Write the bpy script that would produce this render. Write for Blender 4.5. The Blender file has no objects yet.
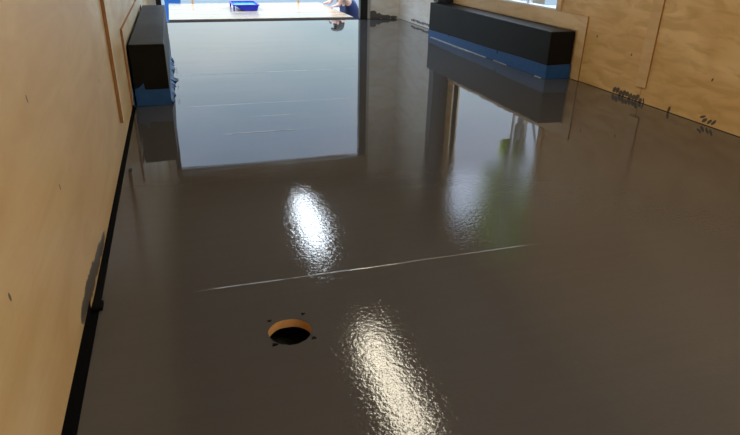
import bpy, bmesh, math, random
from mathutils import Vector, Matrix
random.seed(7)
S = 0.75                       # metres per layout unit (camera height above the floor = 1 unit)
C = bpy.context.scene.collection
scn = bpy.context.scene

# ------------------------------------------------------------------ helpers
def link(name, me, parent=None):
    o = bpy.data.objects.new(name, me); C.objects.link(o)
    if parent: o.parent = parent
    return o

def finish(name, bm, mats, parent=None, smooth=False, scale=True, bevel=0, off=None):
    if scale: bmesh.ops.scale(bm, vec=(S, S, S), verts=bm.verts)
    if off is not None: bmesh.ops.translate(bm, vec=-Vector(off), verts=bm.verts)
    bmesh.ops.recalc_face_normals(bm, faces=bm.faces) if name != 'floor' else None
    me = bpy.data.meshes.new(name); bm.to_mesh(me); bm.free()
    for m in (mats if isinstance(mats, (list, tuple)) else [mats]): me.materials.append(m)
    if smooth:
        for p in me.polygons: p.use_smooth = True
    o = link(name, me, parent)
    if bevel:
        b = o.modifiers.new('bevel', 'BEVEL'); b.width = bevel; b.segments = 2; b.limit_method = 'ANGLE'
    return o

def box(bm, x0, x1, y0, y1, z0, z1, mi=0):
    v = [bm.verts.new(p) for p in ((x0,y0,z0),(x1,y0,z0),(x1,y1,z0),(x0,y1,z0),(x0,y0,z1),(x1,y0,z1),(x1,y1,z1),(x0,y1,z1))]
    for f in ((0,3,2,1),(4,5,6,7),(0,1,5,4),(1,2,6,5),(2,3,7,6),(3,0,4,7)):
        fc = bm.faces.new([v[i] for i in f]); fc.material_index = mi
    return v

def prism(bm, pts, axis, a, b, mi=0):
    """extrude polygon (list of 2D) along axis from a to b"""
    def P(p, t):
        if axis == 0: return (t, p[0], p[1])
        if axis == 1: return (p[0], t, p[1])
        return (p[0], p[1], t)
    A = [bm.verts.new(P(p, a)) for p in pts]; B = [bm.verts.new(P(p, b)) for p in pts]
    n = len(pts)
    bm.faces.new(A).material_index = mi; bm.faces.new(B[::-1]).material_index = mi
    for i in range(n):
        bm.faces.new([A[i], A[(i+1)%n], B[(i+1)%n], B[i]]).material_index = mi

def cyl(bm, p0, p1, r0, r1=None, n=16):
    r1 = r0 if r1 is None else r1
    p0, p1 = Vector(p0), Vector(p1); d = (p1-p0).normalized()
    a = d.orthogonal().normalized(); b = d.cross(a)
    A, B = [], []
    for i in range(n):
        t = 2*math.pi*i/n; w = a*math.cos(t)+b*math.sin(t)
        A.append(bm.verts.new(p0+w*r0)); B.append(bm.verts.new(p1+w*r1))
    bm.faces.new(A[::-1]); bm.faces.new(B)
    for i in range(n): bm.faces.new([A[i], A[(i+1)%n], B[(i+1)%n], B[i]])

def empty(name, loc, label, cat, group=None):
    o = bpy.data.objects.new(name, None); C.objects.link(o)
    o.location = loc; o['label'] = label; o['category'] = cat
    if group: o['group'] = group
    return o
def tag(o, label, cat, group=None):
    o['label'] = label; o['category'] = cat
    if group: o['group'] = group
    return o
def struct(o, label=None):
    o['kind'] = 'structure'
    if label: o['label'] = label
    return o

# ------------------------------------------------------------------ node helpers
class NT:
    def __init__(s, name):
        s.m = bpy.data.materials.new(name); s.m.use_nodes = True
        s.t = s.m.node_tree; s.b = s.t.nodes['Principled BSDF']
        s.co = None
    def n(s, typ, **kw):
        nd = s.t.nodes.new(typ)
        for k, v in kw.items(): setattr(nd, k, v)
        return nd
    def l(s, a, b): s.t.links.new(a, b)
    def inp(s, sock, v):
        if isinstance(v, bpy.types.NodeSocket): s.l(v, sock)
        else: sock.default_value = v
    def coord(s):
        if not s.co: s.co = s.n('ShaderNodeTexCoord').outputs['Object']
        return s.co
    def mapping(s, scale=(1,1,1), loc=(0,0,0), rot=(0,0,0)):
        m = s.n('ShaderNodeMapping'); s.l(s.coord(), m.inputs[0])
        m.inputs['Scale'].default_value = scale; m.inputs['Location'].default_value = loc; m.inputs['Rotation'].default_value = rot
        return m.outputs[0]
    def noise(s, vec, scale=5, detail=4, rough=.5, dist=0):
        n = s.n('ShaderNodeTexNoise'); s.l(vec, n.inputs['Vector'])
        n.inputs['Scale'].default_value = scale; n.inputs['Detail'].default_value = detail
        n.inputs['Roughness'].default_value = rough; n.inputs['Distortion'].default_value = dist
        return n.outputs['Fac']
    def math(s, op, a, b=0.0, c=0.0, clamp=False):
        n = s.n('ShaderNodeMath', operation=op); n.use_clamp = clamp
        s.inp(n.inputs[0], a); s.inp(n.inputs[1], b); s.inp(n.inputs[2], c)
        return n.outputs[0]
    def ramp(s, fac, stops):
        r = s.n('ShaderNodeValToRGB'); s.l(fac, r.inputs[0]); e = r.color_ramp.elements
        while len(e) < len(stops): e.new(.5)
        for i, (p, c) in enumerate(stops):
            e[i].position = p; e[i].color = (*c, 1) if len(c) == 3 else c
        return r.outputs[0]
    def mix(s, fac, a, b, mode='MIX'):
        n = s.n('ShaderNodeMix', data_type='RGBA', blend_type=mode)
        s.inp(n.inputs['Factor'], fac)
        for k, v in ((6, a), (7, b)):
            if isinstance(v, bpy.types.NodeSocket): s.l(v, n.inputs[k])
            else: n.inputs[k].default_value = (*v, 1)
        return n.outputs[2]
    def bump(s, h, strength=.2, dist=.01, normal=None):
        b = s.n('ShaderNodeBump'); s.l(h, b.inputs['Height'])
        b.inputs['Strength'].default_value = strength; b.inputs['Distance'].default_value = dist
        if normal: s.l(normal, b.inputs['Normal'])
        return b.outputs[0]
    def set(s, color=None, rough=None, normal=None, metal=None, **kw):
        if color is not None:
            if isinstance(color, bpy.types.NodeSocket): s.l(color, s.b.inputs['Base Color'])
            else: s.b.inputs['Base Color'].default_value = (*color, 1)
        if rough is not None: s.inp(s.b.inputs['Roughness'], rough)
        if normal is not None: s.l(normal, s.b.inputs['Normal'])
        if metal is not None: s.b.inputs['Metallic'].default_value = metal
        for k, v in kw.items(): s.inp(s.b.inputs[k.replace('_', ' ')], v)
        return s.m

def simple(name, col, rough=.5, var=.12, scale=20, metal=0, bump=0.0, **kw):
    t = NT(name); n = t.noise(t.coord(), scale, 3)
    c = t.mix(n, tuple(x*(1-var) for x in col), tuple(min(1, x*(1+var)) for x in col))
    return t.set(c, rough, t.bump(n, bump, .005) if bump else None, metal, **kw)

def plywood(name, light, dark, gscale=1.0, off=(0,0,0), knots=True, stains=(), rough=.42, stretch=.32, streak=.35):
    """rotary cut plywood: broad contour figure running along Y. stains: (axis, c, z, rc, rz) in metres"""
    t = NT(name)
    v = t.mapping((1, stretch, 1.6), off)
    big = t.noise(v, 1.15*gscale, 2, .45, .5)
    cont = t.math('SINE', t.math('MULTIPLY', big, 60.0))
    cont = t.math('MULTIPLY_ADD', cont, .5, .5)
    cont = t.math('POWER', cont, 2.2)
    patch = t.noise(t.mapping((1, .45, 1.1), (3+off[0], 1, 2)), 1.7*gscale, 3, .5, .6)
    fine = t.noise(t.mapping((1, .12, 5), off), 14, 4, .6)
    pf = t.ramp(patch, [(.44, (0,0,0)), (.52, (.75,.75,.75)), (.60, (1,1,1))])
    c = t.mix(pf, light, dark)
    lines = t.math('MULTIPLY', cont, t.math('MULTIPLY_ADD', fine, .75, .0))
    c = t.mix(lines, c, tuple(x*y for x, y in zip(dark, (.86, .74, .6))))
    c = t.mix(t.math('MULTIPLY', fine, .22), c, tuple(min(1, x*1.12) for x in light))
    stk = t.noise(t.mapping((1, .8, 3.4), off), 4.5*gscale, 3, .55, .7)
    sf = t.ramp(stk, [(.44, (0,0,0)), (.62, (1,1,1))])
    c = t.mix(t.math('MULTIPLY', sf, streak), c, tuple(x*y for x, y in zip(dark, (.80, .70, .55))))
    if knots:
        vo = t.n('ShaderNodeTexVoronoi', feature='F1'); t.l(t.mapping((1, .75, 1), (off[0]+.4, .2, .1)), vo.inputs['Vector'])
        vo.inputs['Scale'].default_value = 1.9
        k = t.ramp(vo.outputs['Distance'], [(.012, (1,1,1)), (.028, (0,0,0))])
        kh = t.ramp(vo.outputs['Distance'], [(.02, (.45,.45,.45)), (.10, (0,0,0))])
        c = t.mix(kh, c, (dark[0]*.72, dark[1]*.58, dark[2]*.45))
        c = t.mix(k, c, (.05, .025, .012))
    if stains:
        sep = t.n('ShaderNodeSeparateXYZ'); t.l(t.coord(), sep.inputs[0])
        wob = t.noise(t.mapping((1,1,.55)), 55, 4, .65)
        tot = None
        for (ax, cc, cz, rc, rz, slant) in stains:
            dy = t.math('SUBTRACT', sep.outputs[ax], cc); dz = t.math('SUBTRACT', sep.outputs[2], cz)
            dy = t.math('MULTIPLY_ADD', dz, slant, dy)
            a = t.math('POWER', t.math('DIVIDE', t.math('ABSOLUTE', dy), rc), 2.0)
            b = t.math('POWER', t.math('DIVIDE', t.math('ABSOLUTE', dz), rz), 2.0)
            d = t.math('ADD', a, b)
            d = t.math('MULTIPLY_ADD', wob, 1.6, d)
            f = t.math('SUBTRACT', 1.9, d, clamp=True)
            tot = f if tot is None else t.math('MAXIMUM', tot, f)
        tot = t.math('MULTIPLY', tot, 3.0, clamp=True)
        c = t.mix(t.math('MULTIPLY', tot, .9), c, (.035, .036, .035))
    nb = t.bump(fine, .12, .002)
    return t.set(c, rough, nb)

# ------------------------------------------------------------------ materials
def U(v): return v*S
r_st = []
for k in range(9):      # row of short brush dabs on the right wall
    r_st.append((1, U(3.66-.035*k), U(.028-.001*k+.006*math.sin(k*2.1)), .015, .017+.004*math.sin(k*3), .35))
r_st += [(1, U(a), U(b), .005, .008, .3) for a, b in ((3.968,.375),(2.82,.277),(3.558,.303),(5.255,.467),(5.852,.469))]
r_st += [(1, U(3.345), U(.015), .006, .018, -.2), (1, U(3.10), U(.022), .009, .018, .2),
         (1, U(2.82), U(.045), .012, .010, 1.2), (1, U(2.80), U(.028), .012, .013, .6), (1, U(2.76), U(.030), .010, .013, .6), (1, U(2.73), U(.032), .009, .014, .6)]
l_st = [(1, U(a), U(b), .004, .008, .3) for a, b in ((1.444,.673),(1.02,.423),(1.57,.414),(2.65,.459))] + [(1, U(1.54), U(.060), .05, .020, 0), (1, U(1.63), U(.058), .07, .027, 0), (1, U(1.73), U(.050), .08, .026, 0), (1, U(1.86), U(.040), .09, .022, 0), (1, U(2.00), U(.028), .075, .016, 0)]
PL, PD = (.82, .73, .52), (.66, .47, .215)
PRL, PRD = (.84, .59, .28), (.72, .46, .185)
m_ply_l = plywood('plywood left', PL, PD, .75, (0, 0, 0), stains=l_st, streak=.3)
m_ply_r = plywood('plywood right', PRL, PRD, 1.25, (5, 2, 1), stains=r_st, stretch=.5, streak=.6)
m_ply_strip_r = plywood('plywood strip right', (.80,.59,.33), (.72,.48,.23), 1.5, (9, 4, 2), knots=False)
m_ply_frame_r = plywood('plywood surround right', (.80,.58,.32), (.68,.46,.22), 1.5, (2, 7, 2))
m_ply_strip_l = plywood('plywood strip left', (.80,.72,.52), (.74,.63,.42), 1.0, (4, 4, 2), knots=False)
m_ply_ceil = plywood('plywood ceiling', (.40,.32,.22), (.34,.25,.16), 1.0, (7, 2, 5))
m_edge = simple('plywood cut edge', (.36, .18, .065), .6, .25, 60)
m_holewood = simple('cut wood in the hole', (.58, .33, .13), .55, .25, 70)
m_white = plywood('whitewashed plywood', (.88,.87,.83), (.84,.82,.77), 1.2, (3, 3, 8), knots=False, stains=
    [(1, U(6.98+.055*k), U(.045+.004*math.sin(k)), .02, .013+.003*math.cos(2*k), .4) for k in range(18)])
m_white_stub = plywood('whitewashed plywood end wall', (.88,.87,.83), (.84,.82,.77), 1.2, (3, 3, 8), knots=False, stains=
    [(0, U(2.70), U(.05), .06, .05, 0), (0, U(2.79), U(.035), .05, .035, 0), (0, U(2.90), U(.025), .07, .022, 0), (0, U(3.02), U(.02), .05, .016, 0)])
m_black = simple('black painted steel', (.010, .010, .011), .4, .2, 30)
m_gap = simple('black sealant', (.004, .004, .004), .8, .2, 40, Specular_IOR_Level=.05)
m_boxblk = NT('black wheel box laminate')
n_ = m_boxblk.noise(m_boxblk.coord(), 5, 4)
m_boxblk = m_boxblk.set(m_boxblk.mix(n_, (.008,.008,.008), (.013,.012,.011)), m_boxblk.math('MULTIPLY_ADD', n_, .15, .36), m_boxblk.bump(m_boxblk.noise(m_boxblk.coord(), 300, 2), .08, .001), Specular_IOR_Level=.12)
m_tape = NT('blue masking tape')
n_ = m_tape.noise(m_tape.coord(), 30, 4)
m_tape = m_tape.set(m_tape.mix(n_, (.008,.065,.21), (.016,.11,.33)), .5, m_tape.bump(m_tape.noise(m_tape.coord(), 60, 3), .35, .004))
m_foil = simple('pale torn tape edge', (.55, .60, .62), .35, .3, 90)
m_white_metal = simple('white painted metal', (.72, .72, .70), .45, .05)
m_al = simple('aluminium trim', (.55, .53, .50), .35, .1, 30, metal=.6)

# glossy grey floor paint
t = NT('glossy grey floor paint')
sep = t.n('ShaderNodeSeparateXYZ'); t.l(t.coord(), sep.inputs[0])
X, Y = sep.outputs[0], sep.outputs[1]
peel = t.noise(t.coord(), 92, 2, .6)
fine = t.noise(t.coord(), 330, 1, .6)
wave = t.noise(t.mapping((.5, 1.6, 1)), 3.0, 2, .5)
roll = t.noise(t.mapping((.35, 3.2, 1)), 9, 3, .6)
def seam(yc, x0, x1, w, wob=.004):
    """thin raised line across the floor between x0 and x1"""
    yy = t.math('ADD', Y, t.math('MULTIPLY', t.math('SUBTRACT', t.noise(t.mapping((1,0,0), (yc,0,0)), 2.5, 3), .5), wob*2))
    d = t.math('ABSOLUTE', t.math('SUBTRACT', yy, yc))
    f = t.math('SUBTRACT', 1.0, t.math('DIVIDE', d, w), clamp=True)
    a = t.math('DIVIDE', t.math('SUBTRACT', X, x0), .08, clamp=True)
    b = t.math('DIVIDE', t.math('SUBTRACT', x1, X), .12, clamp=True)
    return t.math('MULTIPLY', f, t.math('MULTIPLY', a, b))
brk = t.noise(t.coord(), 8, 3, .7)
brk = t.ramp(brk, [(.32, (.25,.25,.25)), (.55, (1,1,1))])
lines = None
for (yc, x0, x1, w, k) in ((U(1.648), U(-.06), U(1.20), .0032, 1.0), (U(4.985), U(-.10), U(1.55), .0080, .9), (U(3.96), U(-.10), U(1.2), .006, .45),
                           (U(3.297), U(.16), U(.72), .006, .8), (U(3.63), U(.35), U(.75), .006, .5), (U(6.3), U(.0), U(2.4), .008, .4)):
    q = t.math('MULTIPLY', seam(yc, x0, x1, w, .006), k)
    lines = q if lines is None else t.math('MAXIMUM', lines, q)
lines = t.math('MULTIPLY', lines, brk)
base = t.mix(roll, (.062,.0595,.057), (.071,.068,.065))
spk = t.n('ShaderNodeTexVoronoi', feature='F1'); t.l(t.coord(), spk.inputs['Vector']); spk.inputs['Scale'].default_value = 26
spm = t.ramp(spk.outputs['Distance'], [(.016, (1,1,1)), (.03, (0,0,0))])
sel = t.math('GREATER_THAN', t.noise(t.coord(), 5, 1), .60)
specks = t.math('MULTIPLY', spm, sel)
base = t.mix(t.math('MULTIPLY', lines, .40), base, (.55,.55,.54))
base = t.mix(t.math('MULTIPLY', specks, .5), base, (.35,.34,.33))
near = t.math('SUBTRACT', 1.0, t.math('DIVIDE', t.math('SUBTRACT', Y, U(2.15)), U(.65)), clamp=True)
near = t.math('MULTIPLY_ADD', near, .95, .05)
b1 = t.bump(wave, .03, .02)
b2 = t.bump(roll, .008, .006, b1)
b3 = t.bump(t.math('MULTIPLY', peel, near), .22, .0016, b2)
b4 = t.bump(t.math('MULTIPLY', fine, near), .16, .0006, b3)
b5 = t.bump(lines, .5, .0015, b4)
m_floor = t.set(base, .022, b5, IOR=1.5)

m_asphalt = simple('grey yard asphalt', (.12, .145, .155), .8, .25, 3, bump=.3)
m_concrete = simple('pale concrete', (.36, .37, .37), .8, .3, 2, bump=.2)
t = NT('wet sealed plywood ramp')
bn = t.noise(t.mapping((.25, 1.6, 1)), 5, 4, .6, .8)
m_ramp = t.set(t.ramp(bn, [(.35, (.34,.26,.16)), (.5, (.52,.43,.29)), (.62, (.36,.32,.24))]), t.math('MULTIPLY_ADD', bn, .2, .08), t.bump(bn, .15, .004))
m_rampedge = simple('dark ramp edge', (.018, .012, .010), .9, .2, 30, Specular_IOR_Level=.05)
m_blueplastic = simple('royal blue plastic', (.012, .02, .55), .25, .2, 15)
m_cyanplastic = simple('light blue paint film', (.03, .35, .85), .2, .3, 25)
m_leaf = simple('green leaves', (.62, .88, .16), .5, .5, 2.5)
m_leaf2 = simple('light green leaves', (.70, .90, .28), .5, .4, 2.5)
m_bark = simple('bark', (.28, .22, .16), .9, .3, 12, bump=.6)
m_skin = simple('skin', (.62, .37, .28), .5, .06, 12)
m_navy = simple('navy cotton', (.012, .020, .075), .85, .25, 25)
m_trous = simple('black cotton', (.008, .009, .014), .9, .2, 25)
m_hair = simple('dark hair', (.03, .02, .013), .6, .3, 40)
m_orange = simple('orange brown timber', (.62, .30, .10), .6, .15, 14)
m_shed = simple('pale blue cladding', (.52, .60, .66), .6, .06, 4)
m_roof = simple('grey roof sheet', (.25, .27, .29), .5, .1, 4)
t = NT('window glass'); t.set((.9,.95,.95), .03, Transmission_Weight=1.0, IOR=1.45); m_glass = t.m
t = NT('warm lamp diffuser'); t.set((.9,.9,.9), .4); t.b.inputs['Emission Color'].default_value = (1.0,.90,.70,1); t.b.inputs['Emission Strength'].default_value = 17.0; m_lampw = t.m
t = NT('cool lamp diffuser'); t.set((.9,.9,.9), .4); t.b.inputs['Emission Color'].default_value = (.80,.90,1.0,1); t.b.inputs['Emission Strength'].default_value = 22.0; m_lampc = t.m
t = NT('added fill lamp diffuser'); t.set((.9,.9,.9), .4); t.b.inputs['Emission Color'].default_value = (1.0,.95,.85,1); t.b.inputs['Emission Strength'].default_value = 31.0; m_lampfill = t.m
m_rubber = simple('black rubber', (.02,.02,.02), .7, .2, 40)

# ------------------------------------------------------------------ layout constants (units of S)
XL, XR = -.333, 3.100          # inner faces of the side walls
Y0, Y1 = -1.2, 8.50            # front wall / rear end
ZC = 2.42                      # ceiling
GZ = -1.0                      # yard level
WX0, WX1 = -.16, 2.51          # rear opening
ZH = 2.04

# ------------------------------------------------------------------ floor with a drilled hole
bm = bmesh.new()
fx0, fx1, fy0, fy1, th = -.311, 3.094, Y0, Y1-.11, .027
hx, hy, hr, q = .210, 1.362, .0605, .12
def quadtop(x0, x1, y0, y1):
    if x1-x0 < 1e-6 or y1-y0 < 1e-6: return
    bm.faces.new([bm.verts.new(p) for p in ((x0,y0,0),(x1,y0,0),(x1,y1,0),(x0,y1,0))])
quadtop(fx0, fx1, fy0, hy-q); quadtop(fx0, fx1, hy+q, fy1)
quadtop(fx0, hx-q, hy-q, hy+q); quadtop(hx+q, fx1, hy-q, hy+q)
N = 64; ci, sq, cb = [], [], []
for i in range(N):
    a = 2*math.pi*(i+.5)/N; c, s_ = math.cos(a), math.sin(a); m = max(abs(c), abs(s_))
    rr = hr*(1+.012*math.sin(3*a)+.01*math.sin(7*a))
    ci.append(bm.verts.new((hx+c*rr, hy+s_*rr, 0))); cb.append(bm.verts.new((hx+c*rr, hy+s_*rr, -th)))
    sq.append(bm.verts.new((hx+c/m*q, hy+s_/m*q, 0)))
for i in range(N):
    j = (i+1) % N
    bm.faces.new([ci[i], sq[i], sq[j], ci[j]]); bm.faces.new([ci[i], ci[j], cb[j], cb[i]]).material_index = 1
for k in range(4):            # corners of the square patch
    a = math.pi/4+k*math.pi/2; cx, cy = hx+math.copysign(q, math.cos(a)), hy+math.copysign(q, math.sin(a))
    near = sorted(sq, key=lambda v: (v.co.x-cx)**2+(v.co.y-cy)**2)[:2]
    bm.faces.new([near[0], bm.verts.new((cx, cy, 0)), near[1]])
# sides of the sheet
for a, b in (((fx0,fy0),(fx1,fy0)), ((fx1,fy0),(fx1,fy1)), ((fx1,fy1),(fx0,fy1)), ((fx0,fy1),(fx0,fy0))):
    bm.faces.new([bm.verts.new(p) for p in ((*a,0),(*a,-th),(*b,-th),(*b,0))])
for f in bm.faces: pass
bmesh.ops.remove_doubles(bm, verts=bm.verts, dist=1e-5)
floor = finish('floor', bm, [m_floor, m_holewood])
# make sure the top faces point up
for p in floor.data.polygons:
    pass
struct(floor, 'glossy dark grey painted floor with a round drilled hole')

# small screw sinkings round the hole (dark plugs of chipped paint)
for k, (sx, sy, r) in enumerate(((.162,1.428,.0065), (.262,1.437,.006), (.159,1.313,.0085), (.268,1.314,.0075))):
    bm = bmesh.new(); n = 12
    vs = []
    for i in range(n):
        a = 2*math.pi*i/n; rr = .7*r*(1+.25*math.sin(3*a+k))
        vs.append((sx+rr*math.cos(a)*1.3, sy+rr*math.sin(a)))
    prism(bm, vs, 2, .0003, .0022)
    o = finish('screw_plug', bm, m_gap)
    tag(o, ['dark screw spot behind the floor hole on its left', 'dark screw spot behind the floor hole on its right',
            'dark screw spot in front of the floor hole on its left', 'dark screw spot in front of the floor hole on its right'][k], 'screw', 'screw spots around the hole')

# dark sheet added below the floor, stands in for the shade down the hole
m_under = simple('dark underfloor shade sheet', (.035,.033,.026), .25, .5, 40, bump=.8)
bm = bmesh.new(); box(bm, XL, XR, Y0, Y1-.04, -.17, -.10)
struct(finish('trim_1', bm, m_under), 'dark added sheet for the shade seen down the hole')
bm = bmesh.new(); box(bm, XL-.04, -.3115, Y0, Y1-.04, -.09, -.004); box(bm, 3.0945, XR+.04, Y0, Y1-.04, -.09, -.004)
struct(finish('trim_2', bm, m_gap), 'black gap strip along the foot of the side walls')
bm = bmesh.new()
box(bm, XL+.0005, -.302, 1.615, 1.66, -.003, .010); box(bm, XL+.0005, -.3105, 1.66, 1.9, -.003, .006); cyl(bm, (-.309,1.625,.002), (-.309,1.645,.002), .006)
struct(finish('trim_3', bm, m_gap, bevel=.002), 'black sealant bead where the gap at the left wall narrows')

# ------------------------------------------------------------------ walls
bm = bmesh.new()
box(bm, XL-.06, XL, 1.63, Y1, .004, ZC); box(bm, XL-.06, XL, Y0, 1.63, .034, ZC)
bmesh.ops.remove_doubles(bm, verts=bm.verts, dist=1e-6)
struct(finish('wall_left', bm, m_ply_l), 'cream plywood side wall on the left')
bm = bmesh.new(); box(bm, XL-.012, XL-.001, Y0, 1.63, -.02, .033)
struct(finish('trim_4', bm, m_gap))

wy0, wy1, wz0, wz1 = 4.55, 6.42, .515, 2.15
bm = bmesh.new()
box(bm, XR, XR+.06, Y0, wy0, .003, ZC); box(bm, XR, XR+.06, wy0, wy1, .003, wz0)
box(bm, XR, XR+.06, wy0, wy1, wz1, ZC); box(bm, XR, XR+.06, wy1, 6.78, .003, ZC)
struct(finish('wall_right', bm, m_ply_r), 'golden plywood side wall on the right')
bm = bmesh.new(); box(bm, XR, XR+.06, 6.78, Y1, .003, ZC)
struct(finish('wall_right_rear', bm, m_white), 'pale washed panel of the right wall by the rear opening')
bm = bmesh.new(); box(bm, WX1+.15, XR, Y1-.05, Y1, .0, ZC)
struct(finish('wall_back', bm, m_white_stub), 'pale narrow end wall right of the rear opening')
bm = bmesh.new(); box(bm, XL, -.232, Y1-.05, Y1, .0, ZC)
struct(finish('wall_back_left', bm, m_white_stub), 'pale narrow end wall left of the rear opening')
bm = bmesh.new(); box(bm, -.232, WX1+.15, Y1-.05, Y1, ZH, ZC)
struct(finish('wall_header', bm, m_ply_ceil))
bm = bmesh.new(); box(bm, XL-.06, XR+.06, Y0-.06, Y0, -.1, ZC)
struct(finish('wall_front', bm, m_ply_r))
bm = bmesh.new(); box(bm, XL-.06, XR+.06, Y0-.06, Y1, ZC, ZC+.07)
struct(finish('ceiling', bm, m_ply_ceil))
# outer skin of the trailer (white sheet) so the place holds from outside too
bm = bmesh.new()
box(bm, XL-.075, XL-.061, Y0-.06, Y1, -.15, ZC+.07)
box(bm, XR+.061, XR+.075, Y0-.06, Y1, -.15, wz0-.02); box(bm, XR+.061, XR+.075, Y0-.06, wy0-.02, wz0-.02, ZC+.07)
box(bm, XR+.061, XR+.075, wy1+.02, Y1, wz0-.02, ZC+.07); box(bm, XR+.061, XR+.075, wy0-.02, wy1+.02, wz1+.02, ZC+.07)
struct(finish('wall_outer', bm, m_white_metal))

# steel door posts with pale strips
bm = bmesh.new(); box(bm, WX1, WX1+.108, Y1-.075, Y1+.02, .0, ZH)
struct(finish('trim_5', bm, m_black, bevel=.003), 'black post at the right of the rear opening')
bm = bmesh.new(); box(bm, WX1+.110, WX1+.149, Y1-.07, Y1-.01, .0, ZH)
struct(finish('trim_6', bm, m_al), 'pale strip beside the right black post')
bm = bmesh.new(); box(bm, -.228, WX0, Y1-.075, Y1+.02, .0, ZH)
struct(finish('trim_7', bm, m_black, bevel=.003), 'black post at the left of the rear opening')
bm = bmesh.new(); box(bm, XL, XR, Y1-.105, Y1+.012, -.09, -.006)
struct(finish('trim_8', bm, m_gap), 'black sill under the rear opening')

# raised plywood strips / layers on the walls
def strip(name, x0, x1, pts, mat, label):
    """pts in (y,z); front face mat, edges cut-wood"""
    bm = bmesh.new(); prism(bm, pts, 0, x0, x1)
    bm.normal_update()
    for f in bm.faces:
        f.material_index = 0 if abs(f.normal.x) > .9 else 1
    return struct(finish(name, bm, [mat, m_edge]), label)
strip('trim_9', XL+.0005, XL+.017, [(3.17,.136),(3.235,.136),(3.235,ZC),(3.17,ZC)], m_ply_strip_l, 'thin upright plywood strip on the left wall')
ly = 3.965
strip('trim_10', XL+.0005, XL+.014, [(ly,.03),(4.02,.03),(4.02,.40),(6.56,.40),(6.56,.03),(6.9,.03),(6.9,.495),(ly,.495)], m_ply_strip_l, 'plywood surround behind the left wheel box')
strip('trim_11', XR-.011, XR-.0005, [(3.345,.108),(3.445,.108),(3.445,ZC),(3.345,ZC)], m_ply_strip_r, 'upright plywood strip on the right wall')
strip('trim_12', XR-.012, XR-.0005, [(4.10,.004),(4.20,.004),(4.20,.385),(6.74,.385),(6.74,.505),(4.10,.505)], m_ply_frame_r, 'plywood surround behind the right wheel box')
# thin panel joint under the right strip
bm = bmesh.new(); box(bm, XR-.0015, XR-.0003, 3.388, 3.392, .004, .108)
struct(finish('trim_13', bm, m_edge), 'joint between two wall sheets on the right')
# black upright at the end of the window
bm = bmesh.new(); box(bm, 2.90, XR-.0005, 6.60, 6.74, .385, ZC)
struct(finish('trim_14', bm, m_black, bevel=.003), 'black upright post standing behind the right wheel box')

# side window opening: frame, sill
wr = empty('window_1', (XR*S, (wy0+wy1)/2*S, wz0*S), 'open side window in the right wall above the wheel box', 'window'); wr['kind'] = 'structure'
del wr['category']
loc = wr.location.copy()
bm = bmesh.new(); f = .03
box(bm, XR-.012, XR+.08, wy0-.07, wy0, wz0-.0, wz1+f); box(bm, XR-.012, XR+.08, wy1, wy1+f, wz0, wz1+f)
box(bm, XR-.012, XR+.08, wy0, wy1, wz1, wz1+f)
finish('window_frame', bm, m_ply_strip_r, wr, off=loc)
bm = bmesh.new(); box(bm, XR-.004, XR+.09, wy0, wy1, wz0-.012, wz0+.004)
finish('window_sill', bm, m_white_metal, wr, off=loc)
bm = bmesh.new(); box(bm, XR+.03, XR+.05, 5.05, 5.085, wz0+.004, wz1)
finish('window_mullion', bm, m_white_metal, wr, off=loc)

# ------------------------------------------------------------------ wheel boxes
def wheel_box(x0, x1, y0, y1, h, side, label):
    r = empty('wheel_box', ((x0+x1)/2*S, (y0+y1)/2*S, 0.0), label, 'wheel box', 'black wheel boxes')
    loc = r.location.copy()
    bm = bmesh.new(); box(bm, x0, x1, y0, y1, .0015, h)
    finish('cover', bm, m_boxblk, r, bevel=.004, off=loc)
    e = .0022; inner = x1 if side > 0 else x0          # inner = face towards the aisle
    # tape on aisle side
    n = 60; bm = bmesh.new(); rnd = random.Random(int(h*1000))
    def wavy(base, amp, u): return base+amp*(math.sin(u*9)+.6*math.sin(u*23+1))*.5
    top, bot = [], []
    for i in range(n+1):
        u = i/n; y = y0-e+(y1-y0+e)*u
        tz = (.108 if side < 0 else .052) + (.004*math.sin(u*7))
        if side < 0: tz = .112-.038*u+.002*math.sin(u*11)
        top.append((y, tz)); bot.append((y, .002))
    pts = bot+top[::-1]
    xi = (inner, inner+e) if side > 0 else (inner-e, inner)
    if side < 0:
        prism(bm, pts, 0, *xi)
    else:
        prism(bm, pts, 0, *xi)
    finish('masking_tape', bm, m_tape, r, off=loc)
    # tape on the near end
    bm = bmesh.new()
    if side < 0: pts = [(x0-e,.002),(x1,.002),(x1,.118),((x0+x1)/2,.114),(x0-e,.112)]
    else: pts = [(x0+.002,.002),(x1+e,.002),(x1+e,.108),(x0+.1,.106),(x0+.066,.108),(x0+.060,.150),(x0+.035,.125),(x0+.002,.112)]
    prism(bm, pts, 1, y0-e*1.5, y0-.0002)
    finish('masking_tape', bm, m_tape, r, off=loc)
    return r, loc
rb, locr = wheel_box(2.862, XR-.012, 4.225, 6.74, .378, -1, 'long black wheel box with a blue taped foot against the right plywood wall')
lb, locl = wheel_box(XL+.026, -.092, 4.045, 6.55, .391, 1, 'long black wheel box with a blue taped foot against the left plywood wall')
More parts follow.
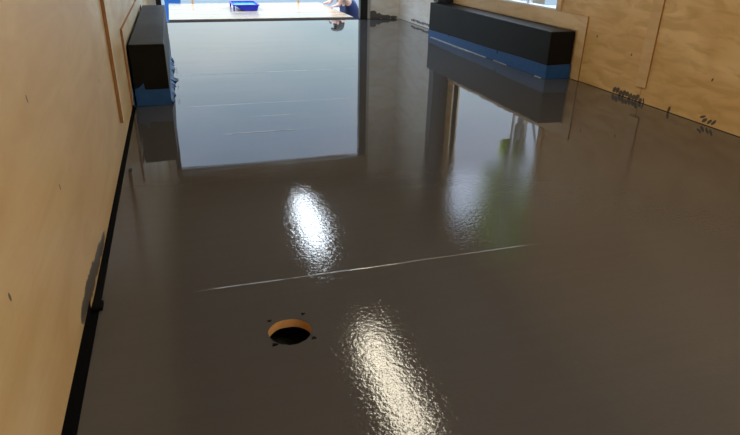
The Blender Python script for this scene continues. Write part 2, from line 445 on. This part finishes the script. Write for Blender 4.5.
# pale torn edge along the foot of the right box
for (ya, yb, w) in ((5.55,6.62,.020), (5.25,5.55,.012), (4.85,5.1,.003), (4.27,4.36,.010)):
    bm = bmesh.new()
    n = 14; A = []; B = []
    for i in range(n+1):
        y = ya+(yb-ya)*i/n; ww = w*(.55+.45*math.sin(i*1.7)**2)
        A.append((2.858-.004, y)); B.append((2.856-ww-.012*w/.02, y))
    prism(bm, A+B[::-1], 2, .0012, .0050)
    finish('torn_tape_edge', bm, m_foil, rb, off=locr)['label'] = 'pale torn edge of the masking tape'
for yy in (5.05, 6.15):
    bm = bmesh.new(); box(bm, 2.8585, 2.8597, yy, yy+.012, .07, .1)
    finish('tape_mark', bm, m_gap, rb, off=locr)['label'] = 'dark tick on the blue tape'
# loose ragged tape flaps beside the left box
bm = bmesh.new(); rnd = random.Random(3)
A, B = [], []
n = 40
for i in range(n+1):
    y = 4.06+(5.75-4.06)*i/n
    A.append((-.0895, y)); B.append((-.078+.030*rnd.random()**2*(1 if i % 5 else .2)+(.024 if 15 < i < 19 else 0), y+.02*rnd.random()))
for i in range(n):
    a0, a1, b0, b1 = A[i], A[i+1], B[i], B[i+1]
    z0, z1 = .004+.018*rnd.random(), .004+.012*rnd.random()
    vs = [bm.verts.new((a0[0], a0[1], .035)), bm.verts.new((a1[0], a1[1], .035)), bm.verts.new((b1[0], b1[1], .006)), bm.verts.new((b0[0], b0[1], .006))]
    bm.faces.new(vs)
bmesh.ops.remove_doubles(bm, verts=bm.verts, dist=1e-5)
o = finish('loose_tape', bm, m_tape, lb, off=locl); o['label'] = 'loose ragged flap of blue tape'
sm = o.modifiers.new('thick', 'SOLIDIFY'); sm.thickness = .0015
for (ya, yb) in ((4.06,4.3), (4.5,4.72), (5.0,5.4)):
    bm = bmesh.new(); prism(bm, [(-.045,ya),(-.036,(ya+yb)/2),(-.045,yb),(-.050,(ya+yb)/2)], 2, .001, .004)
    o = finish('torn_tape_edge', bm, m_foil, lb, off=locl)
# bit of tape on the wall in front of the left box
bm = bmesh.new(); prism(bm, [(3.985,.010),(4.04,.006),(4.04,.12),(4.02,.112),(3.99,.085)], 0, XL+.0145, XL+.018)
finish('masking_tape', bm, m_tape, lb, off=locl)

# ------------------------------------------------------------------ ceiling lights (two seen in the floor's reflection, the third an added fill)
def light_fix(y0, y1, mat, label):
    r = empty('ceiling_light', (1.395*S, (y0+y1)/2*S, ZC*S), label, 'ceiling light', 'ceiling lights')
    loc = r.location.copy()
    bm = bmesh.new(); box(bm, 1.395-.15, 1.395+.15, y0-.03, y1+.03, ZC-.045, ZC-.0005)
    finish('housing', bm, m_white_metal, r, off=loc, bevel=.004)
    bm = bmesh.new(); pts = []
    for i in range(13):
        a = math.pi*i/12; pts.append((1.395-.115*math.cos(a), ZC-.0455-.045*math.sin(a)))
    prism(bm, pts, 1, y0, y1)
    finish('diffuser', bm, mat, r, off=loc)
light_fix(6.25, 7.55, m_lampc, 'long cool white ceiling lamp near the rear opening')
light_fix(2.95, 4.30, m_lampw, 'long warm white ceiling lamp, middle of the three')
light_fix(-.75, 1.15, m_lampfill, 'added warm white fill lamp above the camera, out of view')  # added fill lamp, unseen, brightens the walls near the camera

# ------------------------------------------------------------------ ramp door
rr = empty('ramp_door', (1.22*S, 9.7*S, GZ*S), 'folded-down plywood ramp door beyond the rear opening', 'ramp')
loc = rr.location.copy()
bm = bmesh.new(); box(bm, -.095, 2.50, 8.76, 11.0, -.065, -.002); finish('deck', bm, m_ramp, rr, off=loc, bevel=.003)
bm = bmesh.new(); box(bm, -.095, 2.50, 8.515, 8.7595, -.065, -.012); finish('hinge_edge', bm, m_rampedge, rr, off=loc)
bm = bmesh.new(); cyl(bm, (-.09, 8.60, -.09), (2.49, 8.60, -.09), .024); finish('hinge_bar', bm, m_black, rr, off=loc)
for (x, y) in ((.15,10.6), (2.25,10.6), (.15,9.2), (2.25,9.2)):
    bm = bmesh.new(); box(bm, x-.04, x+.04, y-.04, y+.04, GZ+.001, -.0655); finish('support_leg', bm, m_orange, rr, off=loc)

# orange uprights standing past the ramp's far edge
for k, x in enumerate((.295, 2.125)):
    bm = bmesh.new(); box(bm, x-.016, x+.016, 11.03, 11.07, GZ+.001, .16)
    o = finish('timber_post', bm, m_orange, off=(x*S, 11.05*S, GZ*S)); o.location = (x*S, 11.05*S, GZ*S)
    tag(o, ['thin orange-brown upright behind the ramp left of the blue tray', 'thin orange-brown upright behind the ramp right of the blue tray'][k], 'post', 'uprights behind the ramp')

# ------------------------------------------------------------------ blue paint tray on the ramp
ty = 9.72
tr = empty('paint_tray', (1.05*S, (ty+.35)*S, -.003*S), 'blue plastic paint tray standing on the pale ramp', 'paint tray')
loc = Vector((1.05*S, (ty+.35)*S, -.004*S))
tr.location = loc
bm = bmesh.new()
# trough: outline in (x,z) seen from the near side: deep well right, shallow slope left
x0, x1 = .86, 1.25; w0, w1 = ty, ty+.62; tk = .008; zt = .085
outer = [(x0, zt), (x0+.10, .030), (x0+.16, .002), (x1-.03, .002), (x1, zt)]
inner = [(x1-tk, zt), (x1-.03-tk, .002+tk), (x0+.16+.003, .002+tk), (x0+.10+tk, .032), (x0+tk*1.5, zt)]
prism(bm, outer+inner, 1, w0, w1)
prism(bm, outer, 1, w0-tk, w0); prism(bm, outer, 1, w1, w1+tk)
finish('tray_body', bm, m_blueplastic, tr, off=loc)
bm = bmesh.new()
box(bm, x0-.012, x0+.012, w0-.02, w1+.02, zt-.006, zt+.004); box(bm, x1-.012, x1+.012, w0-.02, w1+.02, zt-.006, zt+.004)
box(bm, x0+.012, x1-.012, w0-.02, w0+.004, zt-.006, zt+.004); box(bm, x0+.012, x1-.012, w1-.004, w1+.02, zt-.006, zt+.004)
finish('rim', bm, m_blueplastic, tr, off=loc)
for yy in (w0, w1-.03):
    bm = bmesh.new(); prism(bm, [(x0-.004,.001),(x0+.016,.001),(x0+.022,zt-.007),(x0-.004,zt-.007)], 1, yy, yy+.03)
    finish('leg', bm, m_blueplastic, tr, off=loc)
bm = bmesh.new(); prism(bm, [(x0+.03,.068),(x0+.09,.045),(x1-.02,.045),(x1-.012,.068)], 1, w0+.004, w1-.004)
finish('paint', bm, m_cyanplastic, tr, off=loc)['label'] = 'light blue wet film inside the tray'

# ------------------------------------------------------------------ kneeling person right of the ramp (metres)
def skin_mesh(name, verts, edges, radii, mat, parent, sub=2, root=0):
    me = bpy.data.meshes.new(name); me.from_pydata(verts, edges, []); me.materials.append(mat)
    o = link(name, me, parent)
    sk = o.modifiers.new('skin', 'SKIN'); sk.use_smooth_shade = True
    for i, r in enumerate(radii):
        me.skin_vertices[0].data[i].radius = (r, r) if not isinstance(r, tuple) else r
        me.skin_vertices[0].data[i].use_root = (i == root)
    ss = o.modifiers.new('sub', 'SUBSURF'); ss.levels = sub; ss.render_levels = sub
    return o
gz = GZ*S
PX, PY = 2.20, 7.66              # pelvis position, sits on the heels and faces -X
ps = empty('person', (PX, PY, gz), 'person in a navy shirt and black trousers crouching beside the ramp, hands on its edge', 'person')
def rel(p): return (p[0]-PX, p[1]-PY, p[2]-gz)
V = []; E = []; Rr = []
def add(p, r, par=None):
    V.append(rel(p)); Rr.append(r)
    if par is not None: E.append((par, len(V)-1))
    return len(V)-1
pel = add((PX, PY, gz+.25), .095)
sp1 = add((PX-.02, PY, gz+.40), .085, pel)
sp2 = add((PX-.05, PY, gz+.58), .100, sp1)
ch = add((PX-.08, PY, gz+.74), .095, sp2)
nk = add((PX-.11, PY, gz+.84), .052, ch)
hd0 = add((PX-.18, PY, gz+.87), .060, nk)
hd1 = add((PX-.235, PY, gz+.915), .086, hd0)
hd2 = add((PX-.25, PY, gz+.965), .068, hd1)
HX = PX-.30
for sgn, hy_ in ((-1, 7.46), (1, 7.90)):
    sh = add((PX-.08, PY+sgn*.17, gz+.76), .052, ch)
    el = add((PX-.215, hy_+sgn*.03, gz+.90), .036, sh)
    wr_ = add((PX-.245, hy_, gz+.80), .026, el)
    pm = add((PX-.265, hy_, gz+.785), .030, wr_)
    for k in range(4):
        a = add((PX-.305, hy_+(k-1.5)*.021, gz+.780), .0095, pm)
        b = add((PX-.330-.006*(1.5-abs(k-1.5)), hy_+(k-1.5)*.022, gz+.774), .0085, a)
        c = add((PX-.350-.008*(1.5-abs(k-1.5)), hy_+(k-1.5)*.022, gz+.764), .0075, b)
    a = add((PX-.272, hy_-sgn*.042, gz+.775), .011, pm); b = add((PX-.300, hy_-sgn*.055, gz+.765), .009, a)
    hp = add((PX-.02, PY+sgn*.10, gz+.24), .085, pel)
    kn = add((PX-.36, PY+sgn*.15, gz+.09), .058, hp)
    cf = add((PX-.12, PY+sgn*.15, gz+.062), .050, kn)
    an = add((PX+.06, PY+sgn*.13, gz+.055), .036, cf)
    ft = add((PX+.15, PY+sgn*.13, gz+.036), .030, an)
body = skin_mesh('body', V, E, Rr, m_skin, ps)
# shirt
def chain(name, pts, mat, edges=None, sub=2):
    vs = [rel(p[:3]) for p in pts]; rs = [p[3] for p in pts]
    es = edges or [(i, i+1) for i in range(len(pts)-1)]
    return skin_mesh(name, vs, es, rs, mat, ps, sub)
sh_pts = [(PX, PY, gz+.26, .128), (PX-.02, PY, gz+.40, .122), (PX-.05, PY, gz+.58, .134), (PX-.08, PY, gz+.75, .126), (PX-.10, PY, gz+.815, .080)]
sh_edges = [(0,1),(1,2),(2,3),(3,4)]
for sgn, hy_ in ((-1, 7.46), (1, 7.90)):
    i = len(sh_pts)
    sh_pts += [(PX-.08, PY+sgn*.17, gz+.765, .074), (PX-.145, PY+sgn*.20, gz+.83, .056)]
    sh_edges += [(3, i), (i, i+1)]
chain('shirt', sh_pts, m_navy, sh_edges)
tp = [(PX+.01, PY, gz+.27, .120)]; te = []
for sgn in (-1, 1):
    i = len(tp)
    tp += [(PX-.02, PY+sgn*.10, gz+.24, .104), (PX-.36, PY+sgn*.15, gz+.09, .072), (PX-.12, PY+sgn*.15, gz+.070, .062), (PX+.05, PY+sgn*.13, gz+.060, .050)]
    te += [(0, i), (i, i+1), (i+1, i+2), (i+2, i+3)]
chain('trousers', tp, m_trous, te)
for sgn in (-1, 1):
    chain('shoe', [(PX+.065, PY+sgn*.13, gz+.055, .045), (PX+.14, PY+sgn*.13, gz+.042, .038), (PX+.20, PY+sgn*.13, gz+.040, .030)], m_rubber)
hc = Vector(rel((PX-.24, PY, gz+.935)))
bm = bmesh.new(); bmesh.ops.create_uvsphere(bm, u_segments=24, v_segments=16, radius=.101)
bmesh.ops.scale(bm, vec=(1.0,.86,1.02), verts=bm.verts)
kill = [v for v in bm.verts if v.co.x < -.045 and v.co.z < .045 or v.co.z < -.055]
bmesh.ops.delete(bm, geom=kill, context='VERTS'); bmesh.ops.translate(bm, vec=hc+Vector((.008,0,.022)), verts=bm.verts)
o = finish('hair', bm, m_hair, ps, smooth=True, scale=False); o.modifiers.new('t','SOLIDIFY').thickness = .008
bm = bmesh.new(); cyl(bm, hc+Vector((-.085,0,.0)), hc+Vector((-.108,0,-.022)), .008, .014, 8); finish('nose', bm, m_skin, ps, smooth=True, scale=False)
bm = bmesh.new(); box(bm, hc.x-.089, hc.x-.080, hc.y-.022, hc.y+.022, hc.z-.052, hc.z-.044); finish('mouth', bm, simple('lips', (.42,.16,.13), .5), ps, scale=False)
for sgn in (-1, 1):
    bm = bmesh.new(); bmesh.ops.create_uvsphere(bm, u_segments=10, v_segments=8, radius=.010, matrix=Matrix.Translation(hc+Vector((-.078, sgn*.030, .008))))
    finish('eye', bm, m_hair, ps, smooth=True, scale=False)
    bm = bmesh.new(); bmesh.ops.create_uvsphere(bm, u_segments=10, v_segments=8, radius=1, matrix=Matrix.Translation(hc+Vector((.0, sgn*.086, -.005))) @ Matrix.Diagonal((.018,.008,.030,1)))
    finish('ear', bm, m_skin, ps, smooth=True, scale=False)

# ------------------------------------------------------------------ outside
def gplane(name, x0, x1, y0, y1, z, mat, lab):
    bm = bmesh.new(); box(bm, x0, x1, y0, y1, z-.05, z)
    return struct(finish(name, bm, mat, scale=False), lab)
gplane('ground', -30, 40, -15, 45, gz, m_asphalt, 'grey asphalt yard')
gplane('ground_pad', 1.925, 11.5, -6, 15, gz+.008, m_concrete, 'pale concrete apron right of the ramp')

# tall blue plastic bin just past the ramp's far left corner
bx, by = -.03*S, 11.8*S
sb = empty('plastic_bin', (bx, by, gz), 'tall blue plastic bin standing past the far left corner of the ramp', 'bin')
bm = bmesh.new(); v = box(bm, -.105, .105, -.12, .12, .001, .80)
for w in v[:4]: w.co.x *= .85; w.co.y *= .85
m_bin = simple('mid blue plastic', (.02,.13,.42), .4, .15, 10)
finish('bin_body', bm, m_bin, sb, scale=False, bevel=.01)
bm = bmesh.new(); box(bm, -.115, .115, -.13, .13, .8005, .83); finish('lid', bm, m_bin, sb, scale=False, bevel=.008)

def tree(loc, H, cr, n, mat, label, seed):
    rnd = random.Random(seed)
    r = empty('tree', loc, label, 'tree', 'trees beyond the yard')
    bm = bmesh.new(); cyl(bm, (0,0,0), (.1,.05,H*.55), .16, .09, 12)
    for k in range(6):
        a = k*1.05; cyl(bm, (.05,.03,H*(.35+.03*k)), (math.cos(a)*cr*.6, math.sin(a)*cr*.6, H*(.6+.05*k)), .06, .02, 8)
    finish('trunk', bm, m_bark, r, scale=False, smooth=True)
    bm = bmesh.new()
    blobs = [(Vector((rnd.gauss(0,cr*.45), rnd.gauss(0,cr*.45), H*(.56+.4*rnd.random()))), cr*(.3+.25*rnd.random())) for _ in range(22)]
    for i in range(n):
        c, rad = rnd.choice(blobs)
        d = Vector((rnd.gauss(0,1), rnd.gauss(0,1), rnd.gauss(0,1))).normalized()*rad*(.6+.4*rnd.random())
        p = c+d; s_ = .09+.08*rnd.random()
        a = Vector((rnd.gauss(0,1), rnd.gauss(0,1), rnd.gauss(0,1))).normalized(); b = a.orthogonal().normalized()
        vs = [bm.verts.new(p+a*s_), bm.verts.new(p+b*s_*.5), bm.verts.new(p-a*s_), bm.verts.new(p-b*s_*.5)]
        bm.faces.new(vs)
    finish('foliage', bm, mat, r, scale=False)
tree((9.15, 14.3, gz), 9.8, 1.15, 11000, m_leaf, 'mid green tree beyond the right side window, left of the lighter one', 1)
tree((13.2, 17.4, gz), 12.5, 1.4, 7500, m_leaf2, 'tall light green tree beyond the right side window', 2)
shed2 = None

def shed(loc, w, d, h, label):
    r = empty('shed', loc, label, 'building')
    bm = bmesh.new(); box(bm, -w/2, w/2, -d/2, d/2, .001, h); finish('wall', bm, m_shed, r, scale=False)
    bm = bmesh.new(); prism(bm, [(-w/2-.2,h+.001),(w/2+.2,h+.001),(w/2+.2,h+.08),(0,h+.7),(-w/2-.2,h+.08)], 1, -d/2-.2, d/2+.2); finish('roof', bm, m_roof, r, scale=False)
    bm = bmesh.new(); box(bm, -w*.25, w*.25, -d/2-.04, -d/2-.001, .002, h*.8); finish('door', bm, m_white_metal, r, scale=False)
shed((-3, 34, gz), 14, 6, 2.6, 'low pale blue shed far behind the ramp')
bpy.context.view_layer.update()

# ------------------------------------------------------------------ light
w = bpy.data.worlds.new('world'); scn.world = w; w.use_nodes = True
nt = w.node_tree; bg = nt.nodes['Background']
tc = nt.nodes.new('ShaderNodeTexCoord'); no = nt.nodes.new('ShaderNodeTexNoise'); no.inputs['Scale'].default_value = 3.0; no.inputs['Detail'].default_value = 5
mp = nt.nodes.new('ShaderNodeMapping'); mp.inputs['Scale'].default_value = (1,1,3)
nt.links.new(tc.outputs['Generated'], mp.inputs[0]); nt.links.new(mp.outputs[0], no.inputs['Vector'])
cr = nt.nodes.new('ShaderNodeValToRGB'); nt.links.new(no.outputs['Fac'], cr.inputs[0])
e = cr.color_ramp.elements; e[0].position = .35; e[0].color = (.58,.76,.84,1); e[1].position = .65; e[1].color = (.80,.90,.93,1)
sx = nt.nodes.new('ShaderNodeSeparateXYZ'); nt.links.new(tc.outputs['Generated'], sx.inputs[0])
mc = nt.nodes.new('ShaderNodeMapRange'); mc.inputs['From Min'].default_value = .16; mc.inputs['From Max'].default_value = .30
mx = nt.nodes.new('ShaderNodeMix'); mx.data_type = 'RGBA'; mx.blend_type = 'MULTIPLY'; mx.inputs[7].default_value = (.90,.92,1.12,1)
nt.links.new(sx.outputs[2], mc.inputs['Value']); nt.links.new(mc.outputs[0], mx.inputs['Factor']); nt.links.new(cr.outputs[0], mx.inputs[6])
nt.links.new(mx.outputs[2], bg.inputs['Color'])
mr = nt.nodes.new('ShaderNodeMapRange'); mr.interpolation_type = 'SMOOTHSTEP'       # overcast sky: brighter towards the zenith
mr.inputs['From Min'].default_value = .33; mr.inputs['From Max'].default_value = .41
mr.inputs['To Min'].default_value = 1.35; mr.inputs['To Max'].default_value = 4.2
nt.links.new(sx.outputs[2], mr.inputs['Value']); nt.links.new(mr.outputs[0], bg.inputs['Strength'])

sun = bpy.data.lights.new('sun', 'SUN'); sun.energy = 1.8; sun.angle = math.radians(3); sun.color = (1,.95,.86)
so = bpy.data.objects.new('sun', sun); C.objects.link(so)
dirv = Vector((.62, -.02, -.78)).normalized()
so.rotation_euler = dirv.to_track_quat('-Z', 'Y').to_euler(); so.location = (-5, 5, 8)

# ------------------------------------------------------------------ camera
cam = bpy.data.cameras.new('camera'); co = bpy.data.objects.new('camera', cam); C.objects.link(co)
Rv = Vector((.95423046, -.29842448, .01967407)); Uv = Vector((.10983948, .41088493, .90504633)); Fv = Vector((.27817176, .86146179, -.42485770))
M = Matrix((( Rv.x, Uv.x, -Fv.x, 0), (Rv.y, Uv.y, -Fv.y, 0), (Rv.z, Uv.z, -Fv.z, S), (0,0,0,1)))
co.matrix_world = M
cam.sensor_width = 36; cam.lens = 586.3*36/740; cam.clip_start = .01
scn.camera = co
scn.view_settings.view_transform = 'Standard'; scn.view_settings.look = 'None'; scn.view_settings.gamma = 1
scn.view_settings.use_curve_mapping = False
scn.view_settings.exposure = 0.0
